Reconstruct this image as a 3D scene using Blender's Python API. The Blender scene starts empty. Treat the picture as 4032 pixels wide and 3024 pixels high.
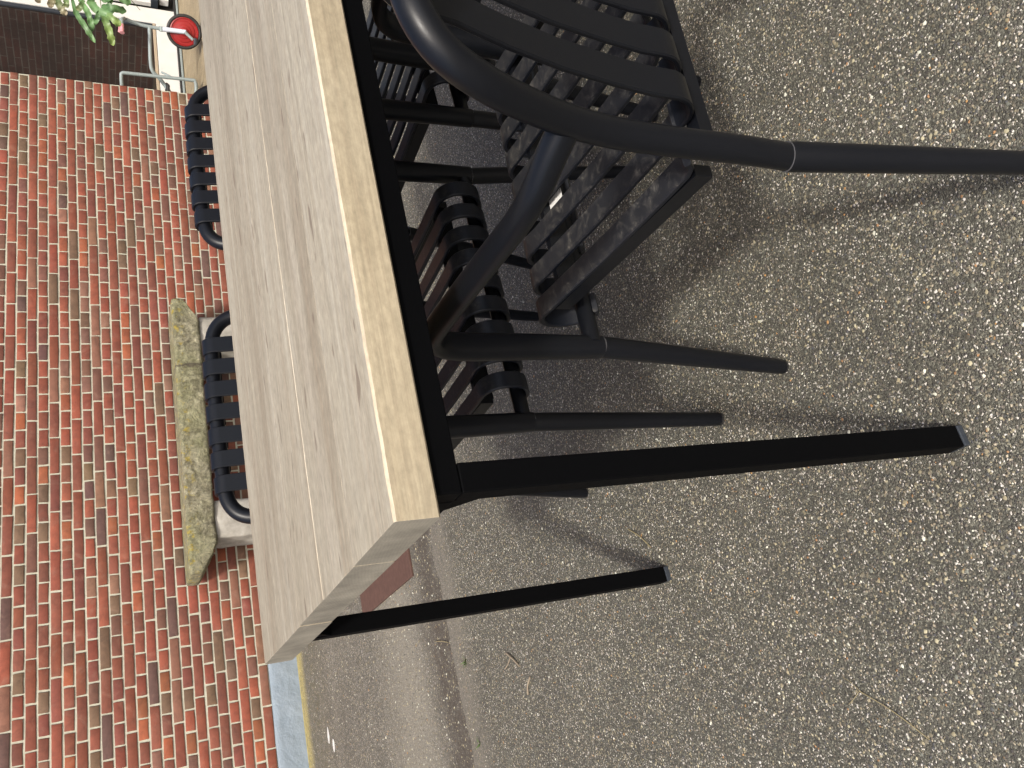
import bpy, bmesh, math, random
import numpy as np
from mathutils import Vector, Matrix, noise
random.seed(7); rng = np.random.default_rng(7)
scn = bpy.context.scene
COL = scn.collection

# ------------------------------------------------------------------ camera
cam_d = bpy.data.cameras.new('camera'); cam = bpy.data.objects.new('camera', cam_d); COL.objects.link(cam)
CAM = Vector((-0.184887, -0.660693, 0.989477))
rows = ((-0.21602953, -0.38822241, -0.89588761), (-0.89908494, 0.43691151, 0.02747003), (0.38075913, 0.81141339, -0.44343071))
m = Matrix.Identity(4)
for i in range(3):
    m[i][0] = rows[0][i]; m[i][1] = -rows[1][i]; m[i][2] = -rows[2][i]; m[i][3] = CAM[i]
cam.matrix_world = m
cam_d.sensor_fit = 'HORIZONTAL'; cam_d.sensor_width = 36.0; cam_d.lens = 3278.11 / 4032 * 36
cam_d.clip_start = 0.02; cam_d.clip_end = 500
scn.camera = cam

# ------------------------------------------------------------------ sky, sun, exposure
SUN_EL = math.radians(48); SUN_AZ = math.atan2(-0.487, -0.873)
w = bpy.data.worlds.new('World'); scn.world = w; w.use_nodes = True
wn = w.node_tree.nodes; bg = wn['Background']
sky = wn.new('ShaderNodeTexSky'); sky.sky_type = 'NISHITA'; sky.sun_disc = False
sky.sun_elevation = SUN_EL; sky.sun_rotation = SUN_AZ; sky.air_density = 1.0; sky.dust_density = 5.0; sky.ozone_density = 1.0
w.node_tree.links.new(sky.outputs[0], bg.inputs[0]); bg.inputs[1].default_value = 0.15
sd = bpy.data.lights.new('sun', 'SUN'); sun = bpy.data.objects.new('sun', sd); COL.objects.link(sun)
sd.energy = 2.3; sd.angle = math.radians(5.0); sd.color = (1.0, 0.965, 0.885)
ld = Vector((0.487 * math.cos(SUN_EL), 0.873 * math.cos(SUN_EL), -math.sin(SUN_EL)))
sun.rotation_euler = ld.to_track_quat('-Z', 'Y').to_euler(); sun.location = (-4, -6, 8)
vs = scn.view_settings; vs.view_transform = 'Standard'; vs.look = 'None'; vs.gamma = 1.0; vs.use_curve_mapping = False
vs.exposure = 0.68

# ------------------------------------------------------------------ node helpers
def mat(name):
    mt = bpy.data.materials.new(name); mt.use_nodes = True
    return mt, mt.node_tree.nodes, mt.node_tree.links, mt.node_tree.nodes['Principled BSDF']
def ramp(N, stops, interp='LINEAR'):
    r = N.new('ShaderNodeValToRGB'); r.color_ramp.interpolation = interp
    e = r.color_ramp.elements
    while len(e) < len(stops): e.new(0.5)
    for el, (p, c) in zip(e, stops):
        el.position = p; el.color = (c[0], c[1], c[2], 1) if not isinstance(c, (int, float)) else (c, c, c, 1)
    return r
def coord(N, L, scale=(1, 1, 1), kind='Object', loc=(0, 0, 0), rot=(0, 0, 0)):
    tc = N.new('ShaderNodeTexCoord'); mp = N.new('ShaderNodeMapping')
    mp.inputs['Scale'].default_value = scale; mp.inputs['Location'].default_value = loc; mp.inputs['Rotation'].default_value = rot
    L.new(tc.outputs[kind], mp.inputs[0]); return mp.outputs[0]
def nz(N, L, vec, scale, detail=4, rough=0.6, dist=0.0):
    n = N.new('ShaderNodeTexNoise'); n.inputs['Scale'].default_value = scale; n.inputs['Detail'].default_value = detail
    n.inputs['Roughness'].default_value = rough; n.inputs['Distortion'].default_value = dist
    L.new(vec, n.inputs['Vector']); return n
def mix(N, L, fac, a, b, mode='MIX'):
    x = N.new('ShaderNodeMix'); x.data_type = 'RGBA'; x.blend_type = mode
    for sock, v in ((0, fac), (6, a), (7, b)):
        if isinstance(v, (int, float)): x.inputs[sock].default_value = v
        elif isinstance(v, tuple): x.inputs[sock].default_value = (*v, 1)
        else: L.new(v, x.inputs[sock])
    return x.outputs[2]
def math_n(N, L, op, a, b=None, c=None):
    x = N.new('ShaderNodeMath'); x.operation = op
    for i, v in enumerate((a, b, c)):
        if v is None: continue
        if isinstance(v, (int, float)): x.inputs[i].default_value = v
        else: L.new(v, x.inputs[i])
    return x.outputs[0]
def bump(N, L, B, h, strength=0.3, dist=0.002):
    b = N.new('ShaderNodeBump'); b.inputs['Strength'].default_value = strength; b.inputs['Distance'].default_value = dist
    L.new(h, b.inputs['Height']); L.new(b.outputs[0], B.inputs['Normal']); return b
def band(N, L, v, a, b, c, d):
    """1 between b and c, fading to 0 at a and d"""
    r1 = N.new('ShaderNodeMapRange'); r1.inputs[1].default_value = a; r1.inputs[2].default_value = b; L.new(v, r1.inputs[0])
    r2 = N.new('ShaderNodeMapRange'); r2.inputs[1].default_value = d; r2.inputs[2].default_value = c; L.new(v, r2.inputs[0])
    return math_n(N, L, 'MULTIPLY', r1.outputs[0], r2.outputs[0])

# ------------------------------------------------------------------ materials
def metal_paint(name, col, rough, dust=0.0, dustcol=(0.16, 0.14, 0.12), grain=0.12, spec=0.5):
    mt, N, L, B = mat(name)
    v = coord(N, L)
    n1 = nz(N, L, v, 9, 5, 0.65); n2 = nz(N, L, v, 900, 2, 0.6); n3 = nz(N, L, v, 60, 6, 0.75, 0.6)
    base = mix(N, L, math_n(N, L, 'MULTIPLY', n1.outputs[0], 0.6), col, tuple(min(1, c * 1.5) for c in col))
    if dust > 0:
        geo = N.new('ShaderNodeNewGeometry'); sx = N.new('ShaderNodeSeparateXYZ'); L.new(geo.outputs['Normal'], sx.inputs[0])
        up = N.new('ShaderNodeMapRange'); up.inputs[1].default_value = 0.25; up.inputs[2].default_value = 0.95; L.new(sx.outputs[2], up.inputs[0])
        r = ramp(N, [(0.48, 0.10), (0.60, 0.30), (0.70, 1.0)]); L.new(n3.outputs[0], r.inputs[0])
        f = math_n(N, L, 'MULTIPLY', math_n(N, L, 'MULTIPLY', r.outputs[0], up.outputs[0]), dust)
        base = mix(N, L, f, base, dustcol)
    L.new(base, B.inputs['Base Color'])
    B.inputs['Specular IOR Level'].default_value = spec
    rr = N.new('ShaderNodeMapRange'); rr.inputs[3].default_value = rough - 0.08; rr.inputs[4].default_value = rough + 0.12
    L.new(n3.outputs[0], rr.inputs[0]); L.new(rr.outputs[0], B.inputs['Roughness'])
    bump(N, L, B, n2.outputs[0], grain, 0.0006)
    return mt
M_CHAIR = metal_paint('chair_powder_coat', (0.0040, 0.0046, 0.0064), 0.35, 0.0, spec=0.26)
M_SLAT = metal_paint('chair_slat_powder_coat', (0.0058, 0.0072, 0.0115), 0.38, 1.0, (0.115, 0.108, 0.096), spec=0.30)
M_LEG = metal_paint('table_frame_black', (0.0012, 0.0013, 0.0016), 0.60, 0.0, grain=0.25, spec=0.05)
M_CAP = metal_paint('grey_plastic_cap', (0.026, 0.031, 0.039), 0.5, 0.0, spec=0.3)
M_WORN = metal_paint('bare_metal_seam', (0.06, 0.06, 0.064), 0.4)
M_STEEL = metal_paint('painted_grey_tube', (0.20, 0.235, 0.235), 0.42)
M_ALU = metal_paint('pale_aluminium', (0.50, 0.54, 0.62), 0.38)

def wood(name, c1, c2, c3, seed, knots=True):
    mt, N, L, B = mat(name)
    v = coord(N, L, (0.8, 26, 26), loc=(seed, seed * 2.1, 0)); vf = coord(N, L, (6, 260, 260), loc=(seed, 0, 0)); vb = coord(N, L, (1.3, 7, 7), loc=(0, seed, 0))
    g = nz(N, L, v, 1.0, 6, 0.62, 1.2); f = nz(N, L, vf, 1.0, 3, 0.7, 0.3); b = nz(N, L, vb, 1.0, 4, 0.6, 0.8)
    r = ramp(N, [(0.25, c1), (0.5, c2), (0.75, c3)]); L.new(g.outputs[0], r.inputs[0])
    r2 = ramp(N, [(0.32, 0.87), (0.66, 1.07)]); L.new(f.outputs[0], r2.inputs[0])
    c = mix(N, L, 1.0, r.outputs[0], r2.outputs[0], 'MULTIPLY')
    r3 = ramp(N, [(0.33, (0.80, 0.765, 0.73)), (0.52, (1.0, 0.99, 0.98)), (0.68, (1.10, 1.11, 1.13))]); L.new(b.outputs[0], r3.inputs[0])
    c = mix(N, L, 1.0, c, r3.outputs[0], 'MULTIPLY')
    vs_ = coord(N, L, (0.45, 62, 62), loc=(seed * 1.7, 9, 0)); st = nz(N, L, vs_, 1.0, 4, 0.6, 0.9)
    rs = ramp(N, [(0.50, 0), (0.72, 1)]); L.new(st.outputs[0], rs.inputs[0])
    c = mix(N, L, math_n(N, L, 'MULTIPLY', rs.outputs[0], 0.55), c, (0.205, 0.158, 0.108))
    mo = nz(N, L, coord(N, L, (60, 130, 130)), 1.0, 4, 0.7); rm = ramp(N, [(0.3, 0.80), (0.7, 1.16)]); L.new(mo.outputs[0], rm.inputs[0]); c = mix(N, L, 1.0, c, rm.outputs[0], 'MULTIPLY')
    if knots:
        vk = coord(N, L, (16, 75, 75), loc=(seed * 3, 1, 0)); k = nz(N, L, vk, 1.0, 1, 0.4, 0.2)
        rk = ramp(N, [(0.695, 0), (0.735, 1)]); L.new(k.outputs[0], rk.inputs[0])
        c = mix(N, L, math_n(N, L, 'MULTIPLY', rk.outputs[0], 0.7), c, (0.12, 0.088, 0.062))
        vk2 = coord(N, L, (3.2, 42, 42), loc=(seed * 5, 4, 0)); k2 = nz(N, L, vk2, 1.0, 3, 0.5, 0.4)
        rk2 = ramp(N, [(0.66, 0), (0.76, 1)]); L.new(k2.outputs[0], rk2.inputs[0])
        c = mix(N, L, math_n(N, L, 'MULTIPLY', rk2.outputs[0], 0.35), c, (0.16, 0.122, 0.088))
    L.new(c, B.inputs['Base Color']); B.inputs['Roughness'].default_value = 0.62
    bump(N, L, B, f.outputs[0], 0.35, 0.0007)
    return mt
TN = (1.03, 0.99, 1.0, 0.95, 0.98)
TOPS = [wood('weathered_top_%d' % i, tuple(x * TN[i] for x in (0.232, 0.205, 0.153)), tuple(x * TN[i] for x in (0.280, 0.252, 0.193)), tuple(x * TN[i] for x in (0.328, 0.300, 0.240)), 3.3 * i + 1.0) for i in range(5)]
SIDE = wood('plank_side', (0.295, 0.250, 0.172), (0.36, 0.305, 0.210), (0.42, 0.362, 0.256), 41.0, False)
EDGE = wood('worn_plank_edge', (0.40, 0.345, 0.25), (0.46, 0.40, 0.30), (0.52, 0.46, 0.36), 13.0, False)
def end_grain():
    mt, N, L, B = mat('plank_end_grain')
    v = coord(N, L, (1, 1, 1)); wv = N.new('ShaderNodeTexWave'); wv.wave_type = 'RINGS'; wv.rings_direction = 'X'
    wv.inputs['Scale'].default_value = 90; wv.inputs['Distortion'].default_value = 5; wv.inputs['Detail'].default_value = 3; wv.inputs['Detail Scale'].default_value = 1.5
    L.new(v, wv.inputs[0]); n = nz(N, L, v, 18, 5, 0.65); n2 = nz(N, L, coord(N, L, (1, 8, 70)), 2.5, 3, 0.5)
    c = mix(N, L, 0.05, (0.232, 0.212, 0.168), wv.outputs[0], 'OVERLAY')
    r = ramp(N, [(0.32, 0.66), (0.66, 1.16)]); L.new(n.outputs[0], r.inputs[0])
    c = mix(N, L, 1.0, c, r.outputs[0], 'MULTIPLY')
    rk = ramp(N, [(0.68, 0), (0.72, 1)]); L.new(n2.outputs[0], rk.inputs[0])
    c = mix(N, L, math_n(N, L, 'MULTIPLY', rk.outputs[0], 0.4), c, (0.17, 0.14, 0.11))
    L.new(c, B.inputs['Base Color']); B.inputs['Roughness'].default_value = 0.75
    bump(N, L, B, n.outputs[0], 0.3, 0.001); return mt
ENDG = end_grain()

def aggregate(name, base_lo, base_hi, scale, bright=1.0, amount=1.0, extra=None):
    """washed aggregate: small stones of several colours set in a dark binder"""
    mt, N, L, B = mat(name)
    v = coord(N, L)
    wob = nz(N, L, v, 90, 2, 0.5)
    vv = N.new('ShaderNodeVectorMath'); vv.operation = 'MULTIPLY_ADD'
    L.new(wob.outputs['Color'], vv.inputs[0]); vv.inputs[1].default_value = (0.006, 0.006, 0.0); L.new(v, vv.inputs[2])
    vo = N.new('ShaderNodeTexVoronoi'); vo.inputs['Scale'].default_value = scale; vo.inputs['Randomness'].default_value = 1; L.new(vv.outputs[0], vo.inputs['Vector'])
    vo2 = N.new('ShaderNodeTexVoronoi'); vo2.inputs['Scale'].default_value = scale * 2.3; L.new(vv.outputs[0], vo2.inputs['Vector'])
    sep = N.new('ShaderNodeSeparateColor'); L.new(vo.outputs['Color'], sep.inputs[0])
    sep2 = N.new('ShaderNodeSeparateColor'); L.new(vo2.outputs['Color'], sep2.inputs[0])
    stones = [(0.0, (0.055, 0.05, 0.046)), (0.22, (0.10, 0.088, 0.076)), (0.42, (0.15, 0.13, 0.105)), (0.60, (0.20, 0.17, 0.128)), (0.72, (0.085, 0.085, 0.09)),
              (0.80, (0.30, 0.25, 0.175)), (0.90, (0.40, 0.345, 0.25)), (0.955, (0.62, 0.58, 0.52)), (0.985, (0.34, 0.19, 0.09))]
    r = ramp(N, [(p, tuple(min(1, x * bright) for x in c)) for p, c in stones], 'CONSTANT'); L.new(sep.outputs[0], r.inputs[0])
    r2 = ramp(N, [(0.0, base_lo), (0.55, base_hi), (0.86, tuple(x * 2.1 for x in base_hi)), (0.955, (0.55 * bright, 0.51 * bright, 0.45 * bright))], 'CONSTANT'); L.new(sep2.outputs[0], r2.inputs[0])
    mask = ramp(N, [(0.32, 1.0), (0.46, 0.0)]); L.new(vo.outputs['Distance'], mask.inputs[0])
    pick = math_n(N, L, 'LESS_THAN', sep.outputs[1], 0.62 * amount)
    f = math_n(N, L, 'MULTIPLY', mask.outputs[0], pick)
    c = mix(N, L, f, r2.outputs[0], r.outputs[0])
    big = nz(N, L, v, 1.6, 5, 0.6); rb = ramp(N, [(0.32, 0.80), (0.68, 1.18)]); L.new(big.outputs[0], rb.inputs[0])
    c = mix(N, L, 1.0, c, rb.outputs[0], 'MULTIPLY')
    if extra: c = extra(N, L, c)
    L.new(c, B.inputs['Base Color']); B.inputs['Roughness'].default_value = 0.72
    h = math_n(N, L, 'SUBTRACT', math_n(N, L, 'MULTIPLY', f, 0.7), math_n(N, L, 'MULTIPLY', vo2.outputs['Distance'], 0.6))
    bump(N, L, B, h, 0.75, 0.003)
    return mt
def patio_extra(N, L, c):
    tc = N.new('ShaderNodeTexCoord'); s = N.new('ShaderNodeSeparateXYZ'); L.new(tc.outputs['Object'], s.inputs[0])
    n = nz(N, L, tc.outputs['Object'], 6, 6, 0.7, 0.5); n2 = nz(N, L, tc.outputs['Object'], 70, 4, 0.75)
    y = math_n(N, L, 'ADD', s.outputs[1], math_n(N, L, 'MULTIPLY', math_n(N, L, 'SUBTRACT', n.outputs[0], 0.5), 0.22))
    r = ramp(N, [(0.40, 0), (0.58, 1)]); L.new(n2.outputs[0], r.inputs[0])
    f = math_n(N, L, 'MULTIPLY', math_n(N, L, 'MULTIPLY', band(N, L, y, 1.76, 1.87, 2.2, 2.3), 0.85), math_n(N, L, 'ADD', math_n(N, L, 'MULTIPLY', r.outputs[0], 0.5), 0.5))
    return mix(N, L, f, c, (0.150, 0.136, 0.112))
M_PATIO = aggregate('washed_aggregate_paving', (0.046, 0.044, 0.034), (0.088, 0.085, 0.066), 205, 0.93, 1.0, patio_extra)
def strip_extra(N, L, c):
    tc = N.new('ShaderNodeTexCoord'); s = N.new('ShaderNodeSeparateXYZ'); L.new(tc.outputs['Object'], s.inputs[0])
    n = nz(N, L, tc.outputs['Object'], 3.2, 6, 0.7, 0.4); n2 = nz(N, L, tc.outputs['Object'], 34, 4, 0.7); n3 = nz(N, L, coord(N, L, (0.5, 3, 1)), 2.2, 5, 0.65)
    y = math_n(N, L, 'ADD', s.outputs[1], math_n(N, L, 'MULTIPLY', math_n(N, L, 'SUBTRACT', n.outputs[0], 0.5), 0.30))
    grey = ramp(N, [(0.3, (0.080, 0.075, 0.062)), (0.7, (0.150, 0.141, 0.118))]); L.new(n3.outputs[0], grey.inputs[0])
    c = mix(N, L, 0.42, c, grey.outputs[0])
    sp = nz(N, L, tc.outputs['Object'], 95, 5, 0.9); rsp = ramp(N, [(0.34, 0.38), (0.52, 0.95), (0.68, 2.2)]); L.new(sp.outputs[0], rsp.inputs[0]); c = mix(N, L, 1.0, c, rsp.outputs[0], 'MULTIPLY')
    rd = ramp(N, [(0.35, 0.55), (0.6, 1.0)]); L.new(n2.outputs[0], rd.inputs[0]); d1 = math_n(N, L, 'MULTIPLY', math_n(N, L, 'MULTIPLY', band(N, L, y, 1.93, 1.99, 2.10, 2.28), 0.9), rd.outputs[0]); c = mix(N, L, d1, c, (0.046, 0.037, 0.028))
    d2 = math_n(N, L, 'MULTIPLY', band(N, L, y, 2.15, 2.4, 2.55, 2.95), 0.55); c = mix(N, L, d2, c, (0.225, 0.208, 0.168))
    rr = ramp(N, [(0.42, 0), (0.60, 1)]); L.new(n2.outputs[0], rr.inputs[0])
    d3 = math_n(N, L, 'MULTIPLY', math_n(N, L, 'MULTIPLY', band(N, L, y, 3.75, 4.1, 4.5, 4.6), rr.outputs[0]), 0.8); c = mix(N, L, d3, c, (0.075, 0.068, 0.04))
    y2 = math_n(N, L, 'ADD', s.outputs[1], math_n(N, L, 'MULTIPLY', math_n(N, L, 'SUBTRACT', n2.outputs[0], 0.5), 0.16))
    d4 = math_n(N, L, 'MULTIPLY', math_n(N, L, 'MULTIPLY', band(N, L, y2, 4.33, 4.44, 4.6, 4.7), 0.9), math_n(N, L, 'ADD', math_n(N, L, 'MULTIPLY', rr.outputs[0], -0.45), 1.0)); c = mix(N, L, d4, c, (0.36, 0.295, 0.10))
    return c
M_STRIP = aggregate('worn_concrete_strip', (0.060, 0.056, 0.046), (0.118, 0.111, 0.092), 150, 1.1, 0.75, strip_extra)
def sand_extra(N, L, c):
    n = nz(N, L, coord(N, L, (3, 0.8, 1)), 4, 5, 0.7); r = ramp(N, [(0.3, (0.15, 0.115, 0.065)), (0.55, (0.26, 0.21, 0.125)), (0.75, (0.34, 0.30, 0.21))]); L.new(n.outputs[0], r.inputs[0])
    return mix(N, L, 0.75, c, r.outputs[0])
M_SAND = aggregate('sandy_gravel', (0.16, 0.12, 0.08), (0.28, 0.22, 0.14), 60, 1.0, 1.0, sand_extra)
def simple(name, c1, c2, scale, rough=0.8, bs=0.3, bd=0.003, stretch=(1, 1, 1)):
    mt, N, L, B = mat(name); v = coord(N, L, stretch); n = nz(N, L, v, scale, 6, 0.65)
    r = ramp(N, [(0.32, c1), (0.68, c2)]); L.new(n.outputs[0], r.inputs[0]); L.new(r.outputs[0], B.inputs['Base Color'])
    B.inputs['Roughness'].default_value = rough; bump(N, L, B, n.outputs[0], bs, bd); return mt
M_SOIL = simple('bare_ground', (0.13, 0.11, 0.085), (0.21, 0.18, 0.14), 4)
M_TERRA = simple('terracotta_plate', (0.056, 0.027, 0.020), (0.085, 0.043, 0.032), 40, 0.75, 0.3, 0.002)
def chips_mat():
    mt, N, L, B = mat('stone_chips'); a = N.new('ShaderNodeAttribute'); a.attribute_name = 'tint'
    L.new(a.outputs['Color'], B.inputs['Base Color']); B.inputs['Roughness'].default_value = 0.55; return mt
M_CHIPS = chips_mat()
def brick_mat():
    mt, N, L, B = mat('old_red_brick'); a = N.new('ShaderNodeAttribute'); a.attribute_name = 'tint'
    v = coord(N, L); oi = N.new('ShaderNodeObjectInfo')
    ad = N.new('ShaderNodeVectorMath'); ad.operation = 'ADD'; L.new(v, ad.inputs[0]); L.new(oi.outputs['Location'], ad.inputs[1])
    n = nz(N, L, ad.outputs[0], 17, 7, 0.75, 0.5); n2 = nz(N, L, ad.outputs[0], 130, 3, 0.7); n3 = nz(N, L, ad.outputs[0], 9, 5, 0.7, 0.8)
    r = ramp(N, [(0.30, 0.66), (0.5, 0.98), (0.72, 1.26)]); L.new(n.outputs[0], r.inputs[0])
    c = mix(N, L, 1.0, a.outputs['Color'], r.outputs[0], 'MULTIPLY')
    r2 = ramp(N, [(0.54, 0), (0.70, 1)]); L.new(n3.outputs[0], r2.inputs[0]); c = mix(N, L, math_n(N, L, 'MULTIPLY', r2.outputs[0], 0.22), c, (0.30, 0.19, 0.14))
    r3 = ramp(N, [(0.24, 1), (0.33, 0)]); L.new(n2.outputs[0], r3.inputs[0]); c = mix(N, L, math_n(N, L, 'MULTIPLY', r3.outputs[0], 0.5), c, (0.05, 0.03, 0.025))
    L.new(c, B.inputs['Base Color']); B.inputs['Roughness'].default_value = 0.85; bump(N, L, B, n.outputs[0], 0.45, 0.004); return mt
M_BRICK = brick_mat()
M_MORTAR = simple('pale_mortar', (0.345, 0.335, 0.262), (0.45, 0.44, 0.355), 30, 0.9, 0.5, 0.003)
M_PLINTH = simple('pale_blue_painted_render', (0.160, 0.200, 0.240), (0.200, 0.240, 0.280), 7, 0.7, 0.9, 0.02)
M_WHITE = simple('white_paint', (0.56, 0.56, 0.54), (0.62, 0.62, 0.60), 6, 0.4, 0.05)
M_BLACK = simple('black_rubber', (0.012, 0.012, 0.012), (0.022, 0.021, 0.02), 20, 0.65, 0.1)
M_RED = simple('red_plastic', (0.23, 0.012, 0.014), (0.28, 0.018, 0.018), 5, 0.32, 0.02)
M_PINK = simple('faded_pink_grip', (0.52, 0.21, 0.23), (0.60, 0.29, 0.31), 30, 0.6, 0.2)
M_TIMBER = simple('timber_strip', (0.30, 0.24, 0.17), (0.40, 0.33, 0.24), 12, 0.7, 0.1, 0.002, (1, 20, 20))
M_LABEL = simple('paper_label', (0.72, 0.72, 0.71), (0.78, 0.78, 0.77), 10, 0.5, 0.0)
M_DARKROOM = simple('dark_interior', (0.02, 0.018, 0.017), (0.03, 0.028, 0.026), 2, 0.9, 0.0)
M_POT = simple('grey_pot_glaze', (0.12, 0.12, 0.125), (0.17, 0.17, 0.17), 5, 0.5, 0.1)
def glass_mat():
    mt, N, L, B = mat('window_glass'); B.inputs['Base Color'].default_value = (0.016, 0.013, 0.012, 1); B.inputs['Roughness'].default_value = 0.015
    B.inputs['IOR'].default_value = 1.75; return mt
M_GLASS = glass_mat()
def stone_mat():
    mt, N, L, B = mat('mossy_sandstone'); v = coord(N, L)
    n = nz(N, L, v, 16, 8, 0.78, 0.6); n2 = nz(N, L, v, 3.2, 5, 0.65); n3 = nz(N, L, coord(N, L, (1, 1, 1), loc=(4, 2, 1)), 26, 5, 0.7)
    r = ramp(N, [(0.32, (0.085, 0.075, 0.048)), (0.48, (0.20, 0.182, 0.118)), (0.66, (0.36, 0.335, 0.235))]); L.new(n.outputs[0], r.inputs[0])
    g = ramp(N, [(0.42, 0), (0.60, 1)]); L.new(n2.outputs[0], g.inputs[0]); c = mix(N, L, math_n(N, L, 'MULTIPLY', g.outputs[0], 0.42), r.outputs[0], (0.20, 0.205, 0.095))
    s = N.new('ShaderNodeSeparateXYZ'); L.new(v, s.inputs[0])
    y = ramp(N, [(0.54, 0), (0.62, 1)]); L.new(n3.outputs[0], y.inputs[0])
    lz = band(N, L, s.outputs[2], 0.0, 0.045, 0.075, 0.10)
    c = mix(N, L, math_n(N, L, 'MULTIPLY', math_n(N, L, 'MULTIPLY', y.outputs[0], lz), 0.8), c, (0.33, 0.25, 0.03))
    fx = math_n(N, L, 'ADD', s.outputs[0], math_n(N, L, 'MULTIPLY', math_n(N, L, 'SUBTRACT', n3.outputs[0], 0.5), 0.10)); st = math_n(N, L, 'MULTIPLY', band(N, L, fx, 0.385, 0.40, 0.408, 0.42), 0.75); c = mix(N, L, st, c, (0.04, 0.026, 0.022))
    gr = nz(N, L, v, 55, 5, 0.8); rg = ramp(N, [(0.32, 0.5), (0.5, 1.0), (0.66, 1.5)]); L.new(gr.outputs[0], rg.inputs[0]); c = mix(N, L, 1.0, c, rg.outputs[0], 'MULTIPLY')
    L.new(c, B.inputs['Base Color']); B.inputs['Roughness'].default_value = 0.92; bump(N, L, B, n.outputs[0], 1.0, 0.03); return mt
M_STONE = stone_mat()
M_STONE2 = simple('pale_limestone', (0.20, 0.185, 0.155), (0.36, 0.34, 0.30), 11, 0.9, 0.7, 0.012)
def leaf_mat():
    mt, N, L, B = mat('fern_leaf'); a = N.new('ShaderNodeAttribute'); a.attribute_name = 'tint'
    n = nz(N, L, coord(N, L), 28, 4, 0.6); r = ramp(N, [(0.3, 0.72), (0.7, 1.3)]); L.new(n.outputs[0], r.inputs[0])
    c = mix(N, L, 1.0, a.outputs['Color'], r.outputs[0], 'MULTIPLY'); L.new(c, B.inputs['Base Color']); B.inputs['Roughness'].default_value = 0.42
    tr = N.new('ShaderNodeBsdfTranslucent'); L.new(c, tr.inputs[0]); ms = N.new('ShaderNodeMixShader'); ms.inputs[0].default_value = 0.3
    L.new(B.outputs[0], ms.inputs[1]); L.new(tr.outputs[0], ms.inputs[2]); L.new(ms.outputs[0], N['Material Output'].inputs[0]); return mt
M_LEAF = leaf_mat()
M_GRASS = simple('grass_green', (0.05, 0.10, 0.02), (0.10, 0.16, 0.035), 30, 0.6, 0.0)
M_STRAW = simple('dry_straw', (0.20, 0.165, 0.085), (0.28, 0.235, 0.13), 30, 0.7, 0.0)
M_TWIG = simple('dead_twig', (0.17, 0.135, 0.095), (0.25, 0.21, 0.15), 40, 0.8, 0.2)
def far_brick():
    mt, N, L, B = mat('far_brickwork'); b = N.new('ShaderNodeTexBrick'); tc = N.new('ShaderNodeTexCoord'); sx = N.new('ShaderNodeSeparateXYZ'); cx = N.new('ShaderNodeCombineXYZ'); L.new(tc.outputs['Object'], sx.inputs[0]); L.new(sx.outputs[1], cx.inputs[0]); L.new(sx.outputs[2], cx.inputs[1]); L.new(cx.outputs[0], b.inputs[0])
    b.inputs['Color1'].default_value = (0.22, 0.07, 0.045, 1); b.inputs['Color2'].default_value = (0.13, 0.085, 0.065, 1); b.inputs['Mortar'].default_value = (0.36, 0.33, 0.28, 1)
    b.inputs['Scale'].default_value = 1; b.inputs['Brick Width'].default_value = 0.40; b.inputs['Row Height'].default_value = 0.10; b.inputs['Mortar Size'].default_value = 0.008
    n = nz(N, L, tc.outputs['Object'], 1.1, 5, 0.7); r = ramp(N, [(0.35, 0.35), (0.65, 1.5)]); L.new(n.outputs[0], r.inputs[0]); c = mix(N, L, 1.0, b.outputs[0], r.outputs[0], 'MULTIPLY')
    L.new(c, B.inputs['Base Color']); B.inputs['Roughness'].default_value = 0.9; return mt
M_FARBRICK = far_brick()
M_TILE = simple('roof_tile', (0.09, 0.05, 0.04), (0.14, 0.08, 0.06), 3)

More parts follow.
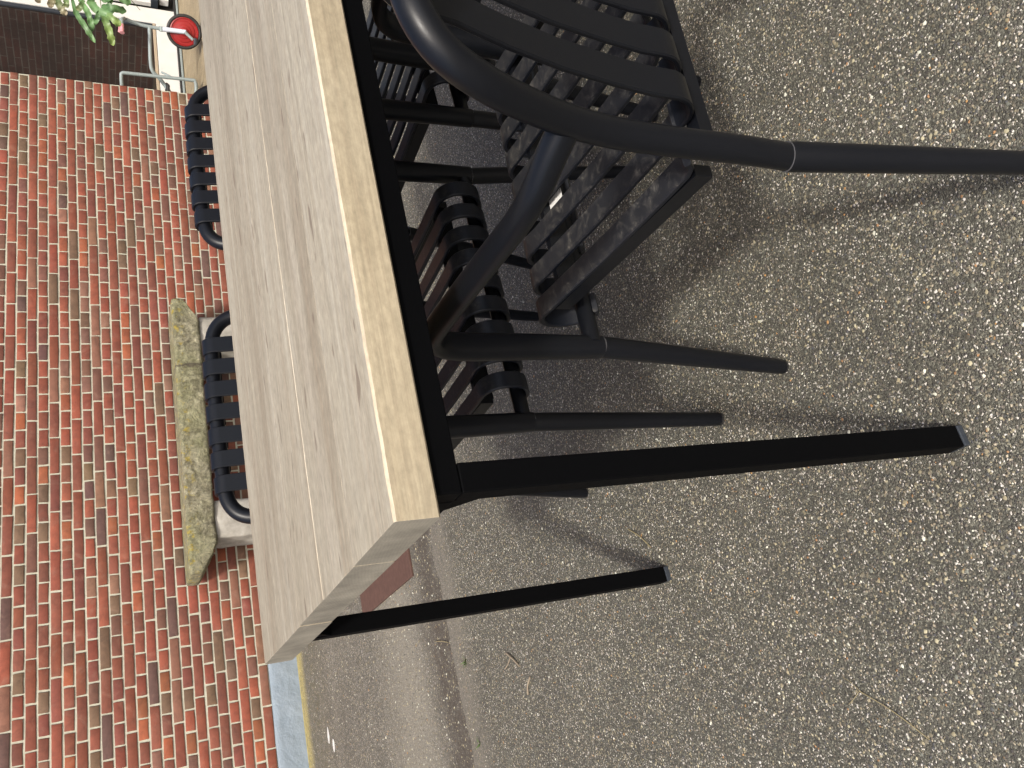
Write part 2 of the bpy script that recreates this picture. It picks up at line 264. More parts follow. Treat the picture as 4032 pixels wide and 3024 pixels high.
# ------------------------------------------------------------------ mesh helpers
class MB:
    def __init__(s): s.v = []; s.f = []; s.m = []
    def add(s, vs, fs, mi=0):
        o = len(s.v); s.v += [tuple(x) for x in vs]; s.f += [tuple(i + o for i in f) for f in fs]; s.m += [mi] * len(fs); return s
    def box(s, x0, x1, y0, y1, z0, z1, mi=0):
        v = [(x, y, z) for z in (z0, z1) for y in (y0, y1) for x in (x0, x1)]
        return s.add(v, [(0, 2, 3, 1), (4, 5, 7, 6), (0, 1, 5, 4), (2, 6, 7, 3), (0, 4, 6, 2), (1, 3, 7, 5)], mi)
    def tube(s, pts, rad, n=14, cap=True, ell=None, mi=0):
        """swept tube; rad scalar or list; ell = list of (width, height, up vector) to flatten the section"""
        pts = [Vector(p) for p in pts]; k = len(pts); rad = rad if isinstance(rad, (list, tuple)) else [rad] * k
        tang = []
        for i in range(k):
            a = pts[max(i - 1, 0)]; b = pts[min(i + 1, k - 1)]; tang.append((b - a).normalized())
        up = Vector((0, 0, 1)) if abs(tang[0].z) < 0.9 else Vector((0, 1, 0))
        nrm = (up - tang[0] * up.dot(tang[0])).normalized(); vs = []
        for i in range(k):
            nrm = (nrm - tang[i] * nrm.dot(tang[i])).normalized(); bi = tang[i].cross(nrm)
            for j in range(n):
                a = 2 * math.pi * j / n
                if ell:
                    wd, ht, upv = ell[i]; u = Vector(upv); u = (u - tang[i] * u.dot(tang[i])).normalized(); b2 = tang[i].cross(u)
                    ca, sa = math.cos(a), math.sin(a); e = 0.75
                    vs.append(pts[i] + b2 * (math.copysign(abs(ca) ** e, ca) * wd) + u * (math.copysign(abs(sa) ** e, sa) * ht))
                else: vs.append(pts[i] + (nrm * math.cos(a) + bi * math.sin(a)) * rad[i])
        fs = [(i * n + j, i * n + (j + 1) % n, (i + 1) * n + (j + 1) % n, (i + 1) * n + j) for i in range(k - 1) for j in range(n)]
        if cap: fs += [tuple(range(n - 1, -1, -1)), tuple((k - 1) * n + j for j in range(n))]
        return s.add(vs, fs, mi)
    def strap(s, prof, x, wd, th, mi=0, c=0.0016):
        """flat strap: profile in (y,z) swept, width wd along x, thickness th, softened edges"""
        k = len(prof); P = [Vector((0, a, b)) for a, b in prof]; vs = []
        sec = [(-wd / 2, -th / 2 + c), (-wd / 2 + c, -th / 2), (wd / 2 - c, -th / 2), (wd / 2, -th / 2 + c), (wd / 2, th / 2 - c), (wd / 2 - c, th / 2), (-wd / 2 + c, th / 2), (-wd / 2, th / 2 - c)]
        for i in range(k):
            t = (P[min(i + 1, k - 1)] - P[max(i - 1, 0)]).normalized(); nn = Vector((0, -t.z, t.y))
            for dx, dn in sec: vs.append(P[i] + nn * dn + Vector((x + dx, 0, 0)))
        n = 8; fs = [(i * n + j, (i + 1) * n + j, (i + 1) * n + (j + 1) % n, i * n + (j + 1) % n) for i in range(k - 1) for j in range(n)]
        fs += [tuple(range(n)), tuple((k - 1) * n + j for j in range(n - 1, -1, -1))]
        return s.add(vs, fs, mi)
    def mesh(s, name, mats, smooth=False):
        me = bpy.data.meshes.new(name); me.from_pydata(s.v, [], s.f)
        for mt in (mats if isinstance(mats, (list, tuple)) else [mats]): me.materials.append(mt)
        me.polygons.foreach_set('material_index', s.m)
        bm = bmesh.new(); bm.from_mesh(me); bmesh.ops.recalc_face_normals(bm, faces=bm.faces); bm.to_mesh(me); bm.free()
        if smooth:
            me.polygons.foreach_set('use_smooth', [True] * len(me.polygons))
            try: me.set_sharp_from_angle(angle=math.radians(smooth if smooth is not True else 40))
            except Exception: pass
        me.update(); return me
    def build(s, name, mats, parent=None, smooth=False):
        return link(name, s.mesh(name, mats, smooth), parent)
def link(name, data, parent=None):
    o = bpy.data.objects.new(name, data); COL.objects.link(o)
    if parent is not None: o.parent = parent
    return o
def tag(o, label=None, cat=None, group=None, kind=None):
    if label: o['label'] = label
    if cat: o['category'] = cat
    if group: o['group'] = group
    if kind: o['kind'] = kind
    return o
def thing(name, label, cat, loc=(0, 0, 0), rz=0, group=None):
    o = link(name, None); o.location = loc; o.rotation_euler.z = rz; o.empty_display_size = 0.1
    return tag(o, label, cat, group)
def bev(o, wd, seg=2, ang=30):
    b = o.modifiers.new('bevel', 'BEVEL'); b.width = wd; b.segments = seg; b.limit_method = 'ANGLE'; b.angle_limit = math.radians(ang); return o
def arc(c, r, a0, a1, n):
    return [(c[0] + r * math.cos(math.radians(a0 + (a1 - a0) * i / n)), c[1] + r * math.sin(math.radians(a0 + (a1 - a0) * i / n))) for i in range(n + 1)]
def spline(pts, n=8):
    P = [Vector(p) for p in pts]; out = []
    for i in range(len(P) - 1):
        a, b, c, d = P[max(i - 1, 0)], P[i], P[i + 1], P[min(i + 2, len(P) - 1)]
        for j in range(n):
            t = j / n; out.append(0.5 * ((2 * b) + (c - a) * t + (2 * a - 5 * b + 4 * c - d) * t * t + (3 * b - 3 * c + d - a) * t ** 3))
    out.append(P[-1]); return out

# ------------------------------------------------------------------ ground
YW = 4.5411                                           # front face of the brick wall
def sheet(name, x0, x1, y0, y1, z, mt):
    b = MB(); b.add([(x0, y0, z), (x1, y0, z), (x1, y1, z), (x0, y1, z)], [(0, 1, 2, 3)]); return tag(b.build(name, mt), kind='structure')
sheet('ground', -120, 120, -120, 120, -0.016, M_SOIL)
sheet('footpath', -14, 4.95, 1.80, YW + 0.02, -0.006, M_STRIP)
sheet('sandy_path', 4.95, 16, 1.80, 7.4, -0.008, M_SAND)
# patio with a ragged far edge
b = MB(); n = 260; far = []
for i in range(n + 1):
    x = -4 + 12 * i / n
    far.append((x, 1.955 + 0.035 * noise.noise(Vector((x * 2.3, 3.1, 0))) + 0.022 * noise.noise(Vector((x * 11, 7.7, 0))) + 0.012 * noise.noise(Vector((x * 40, 1.7, 0))), 0.0))
far = [(-14, 1.95, 0)] + far + [(16, 1.95, 0)]
near = [(x, -14, 0) for x, _, _ in far]; lip = [(x, y + 0.006, -0.010) for x, y, _ in far]; k = len(far)
b.add(near + far + lip, [(i, i + 1, k + i + 1, k + i) for i in range(k - 1)] + [(k + i, k + i + 1, 2 * k + i + 1, 2 * k + i) for i in range(k - 1)])
tag(b.build('patio', M_PATIO), kind='structure')

# loose-looking stone chips standing proud of the paving (nobody could count them)
def chips(name, N, x0, x1, y0, y1, smin, smax, dens_pow, zb, label):
    x = rng.uniform(x0, x1, N); y = rng.uniform(y0, y1, N)
    k = 6; s = smin * (smax / smin) ** (rng.random(N) ** dens_pow)
    el = rng.uniform(0.55, 1.0, N); rot = rng.uniform(0, 2 * np.pi, N); h = s * rng.uniform(0.22, 0.5, N)
    V = np.zeros((N, k + 1, 3))
    for j in range(k):
        a = 2 * np.pi * j / k + rng.uniform(-0.35, 0.35, N); r = s * rng.uniform(0.7, 1.1, N)
        px, py = r * np.cos(a), r * np.sin(a) * el
        V[:, j, 0] = x + px * np.cos(rot) - py * np.sin(rot); V[:, j, 1] = y + px * np.sin(rot) + py * np.cos(rot); V[:, j, 2] = zb
    V[:, k, 0] = x + s * rng.uniform(-0.3, 0.3, N); V[:, k, 1] = y + s * rng.uniform(-0.3, 0.3, N); V[:, k, 2] = zb + h
    F = np.zeros((N, k, 3), int); base = np.arange(N) * (k + 1)
    for j in range(k): F[:, j, 0] = base + j; F[:, j, 1] = base + (j + 1) % k; F[:, j, 2] = base + k
    me = bpy.data.meshes.new(name); nv, nf = N * (k + 1), N * k
    me.vertices.add(nv); me.vertices.foreach_set('co', V.ravel()); me.loops.add(nf * 3); me.loops.foreach_set('vertex_index', F.ravel())
    me.polygons.add(nf); me.polygons.foreach_set('loop_start', np.arange(nf) * 3); me.polygons.foreach_set('loop_total', np.full(nf, 3)); me.update(calc_edges=True)
    pal = np.array([(0.10, 0.088, 0.075), (0.15, 0.13, 0.105), (0.21, 0.18, 0.135), (0.075, 0.075, 0.08), (0.30, 0.255, 0.185), (0.42, 0.37, 0.28), (0.62, 0.60, 0.56), (0.36, 0.20, 0.09), (0.16, 0.16, 0.15)])
    pr = np.array([0.25, 0.23, 0.16, 0.08, 0.12, 0.085, 0.060, 0.014, 0.05])
    c = pal[rng.choice(len(pal), N, p=pr / pr.sum())] * rng.uniform(0.68, 1.05, (N, 1)) * np.array([0.98, 1.0, 0.88])
    col = np.ones((N, k + 1, 4)); col[:, :, :3] = c[:, None, :]
    at = me.attributes.new('tint', 'FLOAT_COLOR', 'POINT'); at.data.foreach_set('color', col.ravel().astype(np.float32))
    me.materials.append(M_CHIPS); o = link(name, me); tag(o, label, 'gravel', kind='stuff'); return o
chips('stone_chips', 170000, -0.75, 2.3, -0.55, 1.93, 0.0008, 0.0038, 2.4, 0.0004, 'small pale and brown stone chips set in the patio paving')
chips('grit', 60000, -0.6, 1.7, 1.9, 4.5, 0.0012, 0.0052, 2.2, -0.0056, 'fine grit scattered along the worn concrete strip')
b = MB(); b.box(0.412, 1.35, 2.212, 2.93, -0.006, 0.004)
tag(bev(b.build('floor_plate', M_TERRA), 0.002), 'flat reddish brown plate lying on the grey strip behind the table', 'plate')

# ------------------------------------------------------------------ dining table
TW, TH, TT, TL = 0.7423, 0.77, 0.0429, 2.05
table = thing('dining_table', 'long outdoor table with bleached wooden planks on slim black metal legs', 'table')
edges = [0.0, 0.1455, 0.2925, 0.4415, 0.5900, TW]
for i in range(5):
    y0, y1 = edges[i] + (0.00015 if i else 0), edges[i + 1] - (0.00015 if i < 4 else 0); z0, z1 = TH - TT, TH
    c = 0.0030 if i in (0, 4) else 0.0013
    cl, cr = (0.0024 if i == 0 else 0.0011 if i == 2 else 0.0005), (0.0034 if i == 4 else 0.0011 if i == 1 else 0.0005)
    dx = random.uniform(-0.0006, 0.0006); b = MB(); x0, x1 = dx, TL + dx
    nseg = 180; jit = lambda t: (0.0007 if i == 0 else 0.0003) * noise.noise(Vector((t * 70, i * 7.7, 2)))
    sec = lambda t: [(y0, z0 + 0.002), (y0, z1 - cl + jit(t)), (y0 + cl, z1 + jit(t + 3)), (y1 - cr, z1 + jit(t + 5)), (y1, z1 - cr + jit(t + 9)), (y1, z0 + 0.002), (y1 - 0.002, z0), (y0 + 0.002, z0)]
    mi_of = [1, 2 if i in (0, 2) else 0, 0, 2 if i in (1, 4) else 0, 1, 1, 1, 1]
    vs = []
    for q in range(nseg + 1):
        t = q / nseg; xx = x0 + (x1 - x0) * t
        for a, z in sec(t): vs.append((xx, a, z))
    o0 = len(b.v); b.v += vs
    for q in range(nseg):
        for j in range(8):
            b.f.append((o0 + q * 8 + j, o0 + q * 8 + (j + 1) % 8, o0 + (q + 1) * 8 + (j + 1) % 8, o0 + (q + 1) * 8 + j)); b.m.append(mi_of[j])
    b.f.append(tuple(o0 + j for j in range(8))); b.m.append(3); b.f.append(tuple(o0 + nseg * 8 + j for j in range(8))); b.m.append(3)
    pl = b.build('plank', [TOPS[i], SIDE, EDGE, ENDG], table)
    bev(pl, 0.0012, 2, 50)
LX, LW, LY, LD, LY2 = 0.0218, 0.0292, 0.0066, 0.025, 0.7043
RZ0, RZ1 = 0.7000, TH - TT - 0.0005
LX2 = TL - 0.0218 - LW
for x in (LX, LX2):
    for y in (LY, LY2):
        b = MB(); b.box(x, x + LW, y, y + LD, 0.010, RZ0 - 0.0004); leg = bev(b.build('leg', M_LEG, table), 0.0014)
        b = MB(); b.box(x + 0.001, x + LW - 0.001, y - 0.0016, y + LD + 0.0016, 0.0, 0.0098); cap = bev(b.build('foot_cap', M_CAP, leg), 0.001)
for y in (LY, LY2):
    b = MB(); b.box(LX, LX2 + LW, y, y + LD, RZ0, RZ1); bev(b.build('long_rail', M_LEG, table), 0.0014)
for x in (LX, LX2):
    b = MB(); b.box(x, x + LW, LY + LD + 0.0004, LY2 - 0.0004, RZ0, RZ1); bev(b.build('end_rail', M_LEG, table), 0.0014)
    for y, s in ((LY + LD + 0.0004, 1), (LY2 - 0.0004, -1)):
        b = MB(); g = 0.030; xs = (x + 0.0012, x + LW - 0.0012)
        b.add([(xx, yy, zz) for xx in xs for yy, zz in ((y, RZ0 - 0.0003), (y + s * g, RZ0 - 0.0003), (y, RZ0 - g))], [(0, 1, 2), (3, 5, 4), (0, 3, 4, 1), (1, 4, 5, 2), (2, 5, 3, 0)])
        b.build('gusset', M_LEG, table)

# ------------------------------------------------------------------ chairs
WU, WF, BK, ZR, RU, RF, FR, FF, ARM = 0.2527, 0.2784, 0.0281, 0.359, 0.2125, 0.2341, -0.4266, -0.5004, 0.6253
def make_chair():
    parts = []
    def part(name, mbd, mt, smooth=True, par=None):
        parts.append((name, mbd.mesh(name, mt, smooth), par)); return len(parts) - 1
    # lower legs
    for s in (-1, 1):
        for top, foot in (((s * WU, -BK, ZR), (s * WF, 0, 0.004)), ((s * RU, FR, ZR), (s * RF, FF, 0.004))):
            tv, fv = Vector(top), Vector(foot); b = MB()
            pts = [tv.lerp(fv, t) for t in (0, 0.02, 0.25, 0.5, 0.75, 0.97, 1.0)]
            b.tube(pts, [0.0150, 0.0155, 0.0150, 0.0142, 0.0132, 0.0122, 0.0116], 16); i = part('leg', b, M_CHAIR)
            b = MB(); b.tube([fv + Vector((0, 0, 0.001)), Vector((foot[0], foot[1], 0.0))], [0.0112, 0.0108], 14); part('foot_pad', b, M_BLACK, True, i)
            b = MB(); dv = (tv - fv).normalized(); b.tube([tv - dv * 0.0003, tv + dv * 0.0004], 0.01565, 18, True); part('seam_ring', b, M_WORN, True, i)
    # front uprights running into flattened arms
    for s in (-1, 1):
        b = MB(); x = s * WU
        P = [(x, -BK, ZR + 0.001), (x, -BK - 0.001, ZR + 0.06), (x, -BK - 0.003, 0.48), (x, -BK - 0.004, 0.555), (x - s * 0.0005, -BK - 0.007, 0.588), (x - s * 0.001, -BK - 0.017, 0.608), (x - s * 0.001, -BK - 0.034, 0.6205), (x - s * 0.001, -BK - 0.06, 0.6265),
             (x - s * 0.001, -0.17, 0.6285), (x - s * 0.002, -0.26, 0.6285), (x - s * 0.003, -0.33, 0.6280), (x - s * 0.009, -0.375, 0.6285), (x - s * 0.022, -0.408, 0.6275), (s * (RU + 0.003), FR - 0.012, 0.6235)]
        fl = [(0.0155, 0.0155, 0), (0.0165, 0.0155, 0), (0.0175, 0.0155, 0), (0.0185, 0.0145, 0), (0.0185, 0.0135, 0), (0.0182, 0.0125, 0), (0.018, 0.0115, 1), (0.0175, 0.0105, 1), (0.0168, 0.0100, 1), (0.0158, 0.0105, 1), (0.0142, 0.0118, 1), (0.0134, 0.0132, 1), (0.0134, 0.0136, 1), (0.0132, 0.0136, 1)]
        ell = []
        for i, (pt, (wd, ht, u)) in enumerate(zip(P, fl)):
            a = Vector(P[max(i - 1, 0)]); c = Vector(P[min(i + 1, len(P) - 1)]); t = (c - a).normalized(); side = Vector((1, 0, 0)); up = side.cross(t); ell.append((wd, ht, up))
        # resample
        ps = spline(P, 4); ee = []
        for q in range(len(ps)):
            f = q / 4; i = min(int(f), len(P) - 2); fr = f - i
            t = (ps[min(q + 1, len(ps) - 1)] - ps[max(q - 1, 0)]).normalized(); up = Vector((1, 0, 0)).cross(t)
            ee.append((ell[i][0] * (1 - fr) + ell[i + 1][0] * fr, ell[i][1] * (1 - fr) + ell[i + 1][1] * fr, up))
        b.tube(ps, 1.0, 18, True, ee); part('arm', b, M_CHAIR, 55)
    # back frame: two uprights and the top rail in one bent tube
    def bf(z): return float(np.interp(z, (0.36, 0.42, 0.50, 0.57, 0.63, 0.69, 0.73, 0.785), (FR, FR - 0.002, FR - 0.0025, FR - 0.0055, FR - 0.0185, FR - 0.0415, FR - 0.0585, FR - 0.0765)))
    half = [(RU, ZR + 0.001), (RU, 0.42), (RU + 0.001, 0.50), (RU + 0.002, 0.57), (RU + 0.005, 0.63), (RU + 0.010, 0.685), (RU + 0.0105, 0.722), (RU + 0.002, 0.752), (RU - 0.017, 0.771), (RU - 0.047, 0.7805), (RU - 0.10, 0.783), (0.0, 0.784)]
    pts = [(-x, bf(z), z) for x, z in half] + [(x, bf(z), z) for x, z in reversed(half[:-1])]
    ps = spline(pts, 4); b = MB(); b.tube(ps, 0.0143, 18); part('back_frame', b, M_CHAIR, 55)
    # rails under the seat
    b = MB(); b.tube([(-WU + 0.004, -BK - 0.002, 0.374), (-WU + 0.02, -BK - 0.002, 0.372), (WU - 0.02, -BK - 0.002, 0.372), (WU - 0.004, -BK - 0.002, 0.374)], [0.0155, 0.0128, 0.0128, 0.0155], 16); part('front_rail', b, M_CHAIR)
    b = MB(); b.box(-RU + 0.008, RU - 0.008, -0.412, -0.3955, 0.432, 0.4480); i = part('rear_rail', b, M_CHAIR, False)
    for s in (-1, 1):
        b = MB(); b.box(s * 0.1988 - 0.0068, s * 0.1988 + 0.0068, -0.372, -0.050, 0.409, 0.4315); part('side_rail', b, M_CHAIR, False)
    b = MB(); b.box(-0.192, 0.192, -0.073, -0.063, 0.400, 0.4313); part('cross_bar', b, M_CHAIR, False)
    # seat slats: flat, rolled over at the front round the rail, short roll at the rear
    ZS = 0.4360
    prof = arc((-BK - 0.002, 0.3725), 0.0165, -150, -60, 4) + [(-BK + 0.014, 0.3625), (-BK + 0.0255, 0.371), (-BK + 0.0345, 0.388)] + arc((-0.028, ZS - 0.033), 0.0345, 4, 90, 7) + [(-0.05, ZS + 0.0002), (-0.12, ZS - 0.001), (-0.20, ZS - 0.0022), (-0.28, ZS - 0.001), (-0.34, ZS + 0.0006)] + [(-0.366, ZS + 0.002), (-0.379, ZS + 0.007), (-0.386, ZS + 0.016)]
    for k in range(9):
        b = MB(); b.strap(prof, -0.1912 + 0.0478 * k, 0.0292, 0.0078, 0, 0.0018); part('seat_slat', b, M_SLAT, 35)
    # back slats: wrapped over the top rail, bowed down to a roll behind the seat
    zt = 0.7835
    for k in range(7):
        x = -0.15 + 0.05 * k; zc = zt - 0.0015 * abs(k - 3) / 3 - (0.0022 if k in (0, 6) else 0); yc = bf(zc)
        pr = arc((yc, zc), 0.0178, -70, 190, 9) if False else [(yc + 0.0174 * math.cos(math.radians(a)), zc + 0.0174 * math.sin(math.radians(a))) for a in range(-60, 181, 24)]
        pr = [(yc - (py - yc), pz) for py, pz in pr]           # starts behind-below the rail, goes over the top to the front
        pr = pr[::-1] if pr[0][0] > pr[-1][0] else pr
        down = [(-0.478, 0.735), (-0.4615, 0.68), (-0.4475, 0.62), (-0.4385, 0.56), (-0.4335, 0.515)]
        curl = arc((-0.4005, 0.4875), 0.0332, 176, 285, 8)
        b = MB(); b.strap(pr + down + curl, x, 0.0345, 0.0062); part('back_slat', b, M_CHAIR, 35)
    return parts
CHAIR = make_chair()
def place_chair(pose, label, group='black slatted chairs around the table'):
    root = thing('slatted_armchair', label, 'chair', (pose[0], pose[1], 0), math.radians(pose[2]), group); objs = []
    for name, me, par in CHAIR:
        objs.append(link(name, me, root if par is None else objs[par]))
    return root
near = place_chair((0.5341, 0.2217, -5.17), 'dusty black slatted armchair facing the wall, white tag under its seat')
place_chair((0.5224, 0.4313, 180.92), 'black slatted armchair with its back in front of the stone bench')
place_chair((1.1155, 0.3877, 182.2), 'black slatted armchair backing onto bare brickwork between bench and tricycle')
place_chair((1.125, 0.318, -1.0), 'black slatted armchair facing the wall, deeper under the table than the dusty one')
b = MB(); b.box(-0.092, -0.050, -0.108, -0.0735, 0.4190, 0.4197); b.build('care_label', M_LABEL, near)

# ------------------------------------------------------------------ brick house front
house = thing('brick_house', 'red brick house front with pale mortar joints and pale blue painted base', 'building', (0, YW, 0))
WX0, WX1, WZ1 = -6.0, 4.815, 3.6
b = MB(); b.box(WX0, WX1 - 0.002, 0.0, 2.74, 0.1585, WZ1); wall = b.build('wall', M_MORTAR, house)
b = MB()
nx = 160; prof = [(-0.012, -0.02), (-0.012, 0.120), (-0.0105, 0.148), (-0.004, 0.157), (0.0, 0.158)]
vs = []
for i in range(nx + 1):
    x = WX0 + (WX1 - 0.01 - WX0) * i / nx
    for j, (py, pz) in enumerate(prof): vs.append((x, py + 0.003 * noise.noise(Vector((x * 5, pz * 12, 0))), pz + (0.003 * noise.noise(Vector((x * 7, 5, 0))) if j >= 2 else 0)))
b.add(vs, [(i * 5 + j, (i + 1) * 5 + j, (i + 1) * 5 + j + 1, i * 5 + j + 1) for i in range(nx) for j in range(4)])
b.build('plinth', M_PLINTH, house, 60)
PITCH_Z, PITCH_X, JO = 0.0585, 0.2295, 0.0108
PAL = [((0.188, 0.050, 0.028), 0.33), ((0.152, 0.046, 0.030), 0.26), ((0.122, 0.055, 0.038), 0.16), ((0.225, 0.064, 0.028), 0.10), ((0.118, 0.069, 0.041), 0.08), ((0.085, 0.043, 0.035), 0.03), ((0.195, 0.092, 0.060), 0.04)]
def brick_geo(length, seed):
    """rough brick front: box with jittered rounded face; origin at its centre on the wall plane"""
    r = random.Random(seed); hx, hz, pr, c = length / 2, (PITCH_Z - JO) / 2, 0.0050 + r.uniform(-0.0012, 0.0016), 0.0026
    j = lambda s: r.uniform(-s, s)
    out = [(-hx + j(.0022), -hz + j(.0019)), (j(.01), -hz + j(.0016)), (hx + j(.0016), -hz + j(.0014)), (hx + j(.0012), j(.005)), (hx + j(.0016), hz + j(.0014)), (j(.01), hz + j(.0011)), (-hx + j(.0016), hz + j(.0014)), (-hx + j(.0012), j(.005))]
    v = [(x, 0.003, z) for x, z in out] + [(x, -pr + c * 0.5, z) for x, z in out]
    inn = [(x - math.copysign(c, x) if abs(x) > hx * 0.5 else x, z - math.copysign(c, z) if abs(z) > hz * 0.5 else z) for x, z in out]
    v += [(x, -pr - r.uniform(0, .0008), z) for x, z in inn] + [(0.0, -pr - 0.0006, 0.0)]
    f = [(i, (i + 1) % 8, 8 + (i + 1) % 8, 8 + i) for i in range(8)] + [(8 + i, 8 + (i + 1) % 8, 16 + (i + 1) % 8, 16 + i) for i in range(8)] + [(16 + i, 16 + (i + 1) % 8, 24) for i in range(8)]
    return v, f
def tint_of(r):
    u = r.random(); a = 0
    for c, p in PAL:
        a += p
        if u <= a: break
    k = r.uniform(0.82, 1.18); return tuple(min(1, x * k * r.uniform(0.93, 1.07)) for x in c)
VAR = {}
for kind, ln in (('s', PITCH_X - JO), ('h', PITCH_X / 2 - JO)):
    VAR[kind] = []
    for q in range(26):
        v, f = brick_geo(ln, hash((kind == 's', q)) & 0xffff); me = bpy.data.meshes.new('brick'); me.from_pydata(v, [], f); me.materials.append(M_BRICK)
        t = tint_of(random); at = me.attributes.new('tint', 'FLOAT_COLOR', 'POINT'); at.data.foreach_set('color', [x for _ in v for x in (*t, 1.0)])
        me.polygons.foreach_set('use_smooth', [True] * len(f)); me.update(); VAR[kind].append((me, v, f, t))
slots = []
for c in range(int((WZ1 - 0.1585) / PITCH_Z)):
    z = 0.1585 + PITCH_Z * (c + 0.5) - 0.001
    st = (c % 2 == 0); px = PITCH_X if st else PITCH_X / 2
    off = (0.0445 + (PITCH_X / 2 if (c // 2) % 2 else 0)) if st else (0.0445 + PITCH_X / 4)
    i = math.floor((WX0 - off) / px) + 1
    while off + (i + 1) * px < WX1 + 0.002:
        slots.append((off + (i + 0.5) * px, z, 's' if st else 'h')); i += 1
    # closing piece at the house corner keeps the vertical edge straight
    xe = off + i * px
    if WX1 - xe > 0.03: slots.append(((xe + WX1) / 2, z, ('c', WX1 - xe - JO + 0.004)))
def score(s):
    P = Vector((s[0], YW, s[1])) - CAM; dz = P.dot(Vector(rows[2]))
    px = P.dot(Vector(rows[0])) / dz * 3278 + 2016; py = P.dot(Vector(rows[1])) / dz * 3278 + 1512
    vis = -10 < px < 1060 and 250 < py < 3040 and px < 790 + py * 0.103
    if 660 < px < 990 and 1170 < py < 2120: vis = vis and px < 660 + (py - 1170) * 0.07
    ln = {'s': 1.0, 'h': 0.5}.get(s[2], 0.25)
    return (0 if not vis else ln / (dz * dz))
order = sorted(range(len(slots)), key=lambda q: -score(slots[q])); top = set(order[:300]); rest = MB(); rt = []
rb = random.Random(5)
for q, (x, z, kd) in enumerate(slots):
    if isinstance(kd, tuple):
        v, f = brick_geo(kd[1], q); t = tint_of(rb); single = False
    else:
        me, v, f, t = rb.choice(VAR[kd]); single = q in top and score(slots[q]) > 0
    jx, jz, ry = rb.uniform(-.0012, .0012), rb.uniform(-.0012, .0012), rb.uniform(-.006, .006)
    if single:
        o = link('brick', me, wall); o.location = (x + jx, 0, z + jz); o.rotation_euler = (0, ry, 0)
    else:
        t = tint_of(rb); cr, sr = math.cos(ry), math.sin(ry)
        rest.add([(x + jx + a * cr + c2 * sr, bb, z + jz - a * sr + c2 * cr) for a, bb, c2 in v], f); rt += [t] * len(v)
ro = rest.build('brickwork', M_BRICK, wall); tag(ro, kind='stuff')
at = ro.data.attributes.new('tint', 'FLOAT_COLOR', 'POINT'); at.data.foreach_set('color', [x for t in rt for x in (*t, 1.0)])
ro.data.polygons.foreach_set('use_smooth', [True] * len(ro.data.polygons))

# ------------------------------------------------------------------ stone bench by the wall
def rough_block(name, size, parent, mt, seed, amp, cuts=(40, 10, 6), ends=0.0, zsag=0.0, loc=(0, 0, 0)):
    bm = bmesh.new(); bmesh.ops.create_cube(bm, size=1.0)
    nxx, nyy, nzz = cuts
    for axis, c in ((0, nxx), (1, nyy), (2, nzz)):
        for i in range(1, c):
            p = -0.5 + i / c; co = Vector((0, 0, 0)); co[axis] = p; no = Vector((0, 0, 0)); no[axis] = 1
            bmesh.ops.bisect_plane(bm, geom=bm.verts[:] + bm.edges[:] + bm.faces[:], plane_co=co, plane_no=no)
    sx, sy, sz = size
    for vtx in bm.verts:
        u = vtx.co.copy(); x, y, z = u.x * sx, u.y * sy, u.z * sz
        rr = 0.014; # soften the arrises
        kx = max(0, abs(u.x) * sx - (sx / 2 - rr)) / rr; kz = max(0, abs(u.z) * sz - (sz / 2 - rr)) / rr; ky = max(0, abs(u.y) * sy - (sy / 2 - rr)) / rr
        z -= math.copysign(0.005 * (ky ** 2 + kx ** 2), u.z) if kz > 0 else 0
        y -= math.copysign(0.005 * (kz ** 2 + kx ** 2), u.y) if ky > 0 else 0
        if ends and abs(u.x) > 0.40:
            t = (abs(u.x) - 0.40) / 0.10; sgn = math.copysign(1, u.x)
            x -= sgn * ends * t * max(0.0, (0.55 - (u.z + 0.5))) * 1.2; y += -0.0 * t
        P = Vector((x * 7 + seed, y * 9, z * 11)); d = noise.noise(P * 0.6) * amp * 0.7 + noise.noise(P * 2.2) * amp * 0.8 + noise.noise(P * 5) * amp * 0.55
        nvec = Vector((u.x * 0.4, u.y, u.z)).normalized(); wgt = 0.35 if u.z > 0.45 else 1.0
        vtx.co = Vector((x, y, z)) + nvec * d * wgt
    bmesh.ops.recalc_face_normals(bm, faces=bm.faces)
    me = bpy.data.meshes.new(name); bm.to_mesh(me); bm.free(); me.materials.append(mt); me.polygons.foreach_set('use_smooth', [True] * len(me.polygons))
    o = link(name, me, parent); o.location = loc; return o
bench = thing('stone_bench', 'rough mossy stone slab bench on two stone blocks against the brick wall', 'bench', (1.88, 4.335, 0))
rough_block('slab', (1.76, 0.30, 0.155), bench, M_STONE, 3.0, 0.0085, (150, 18, 14), 0.24, 0, (0, 0, 0.498))
rough_block('support_block', (0.22, 0.24, 0.43), bench, M_STONE2, 9.0, 0.010, (8, 9, 14), 0, 0, (-0.575, -0.005, 0.208))
rough_block('support_block', (0.22, 0.24, 0.43), bench, M_STONE2, 17.0, 0.010, (8, 9, 14), 0, 0, (0.65, -0.005, 0.208))

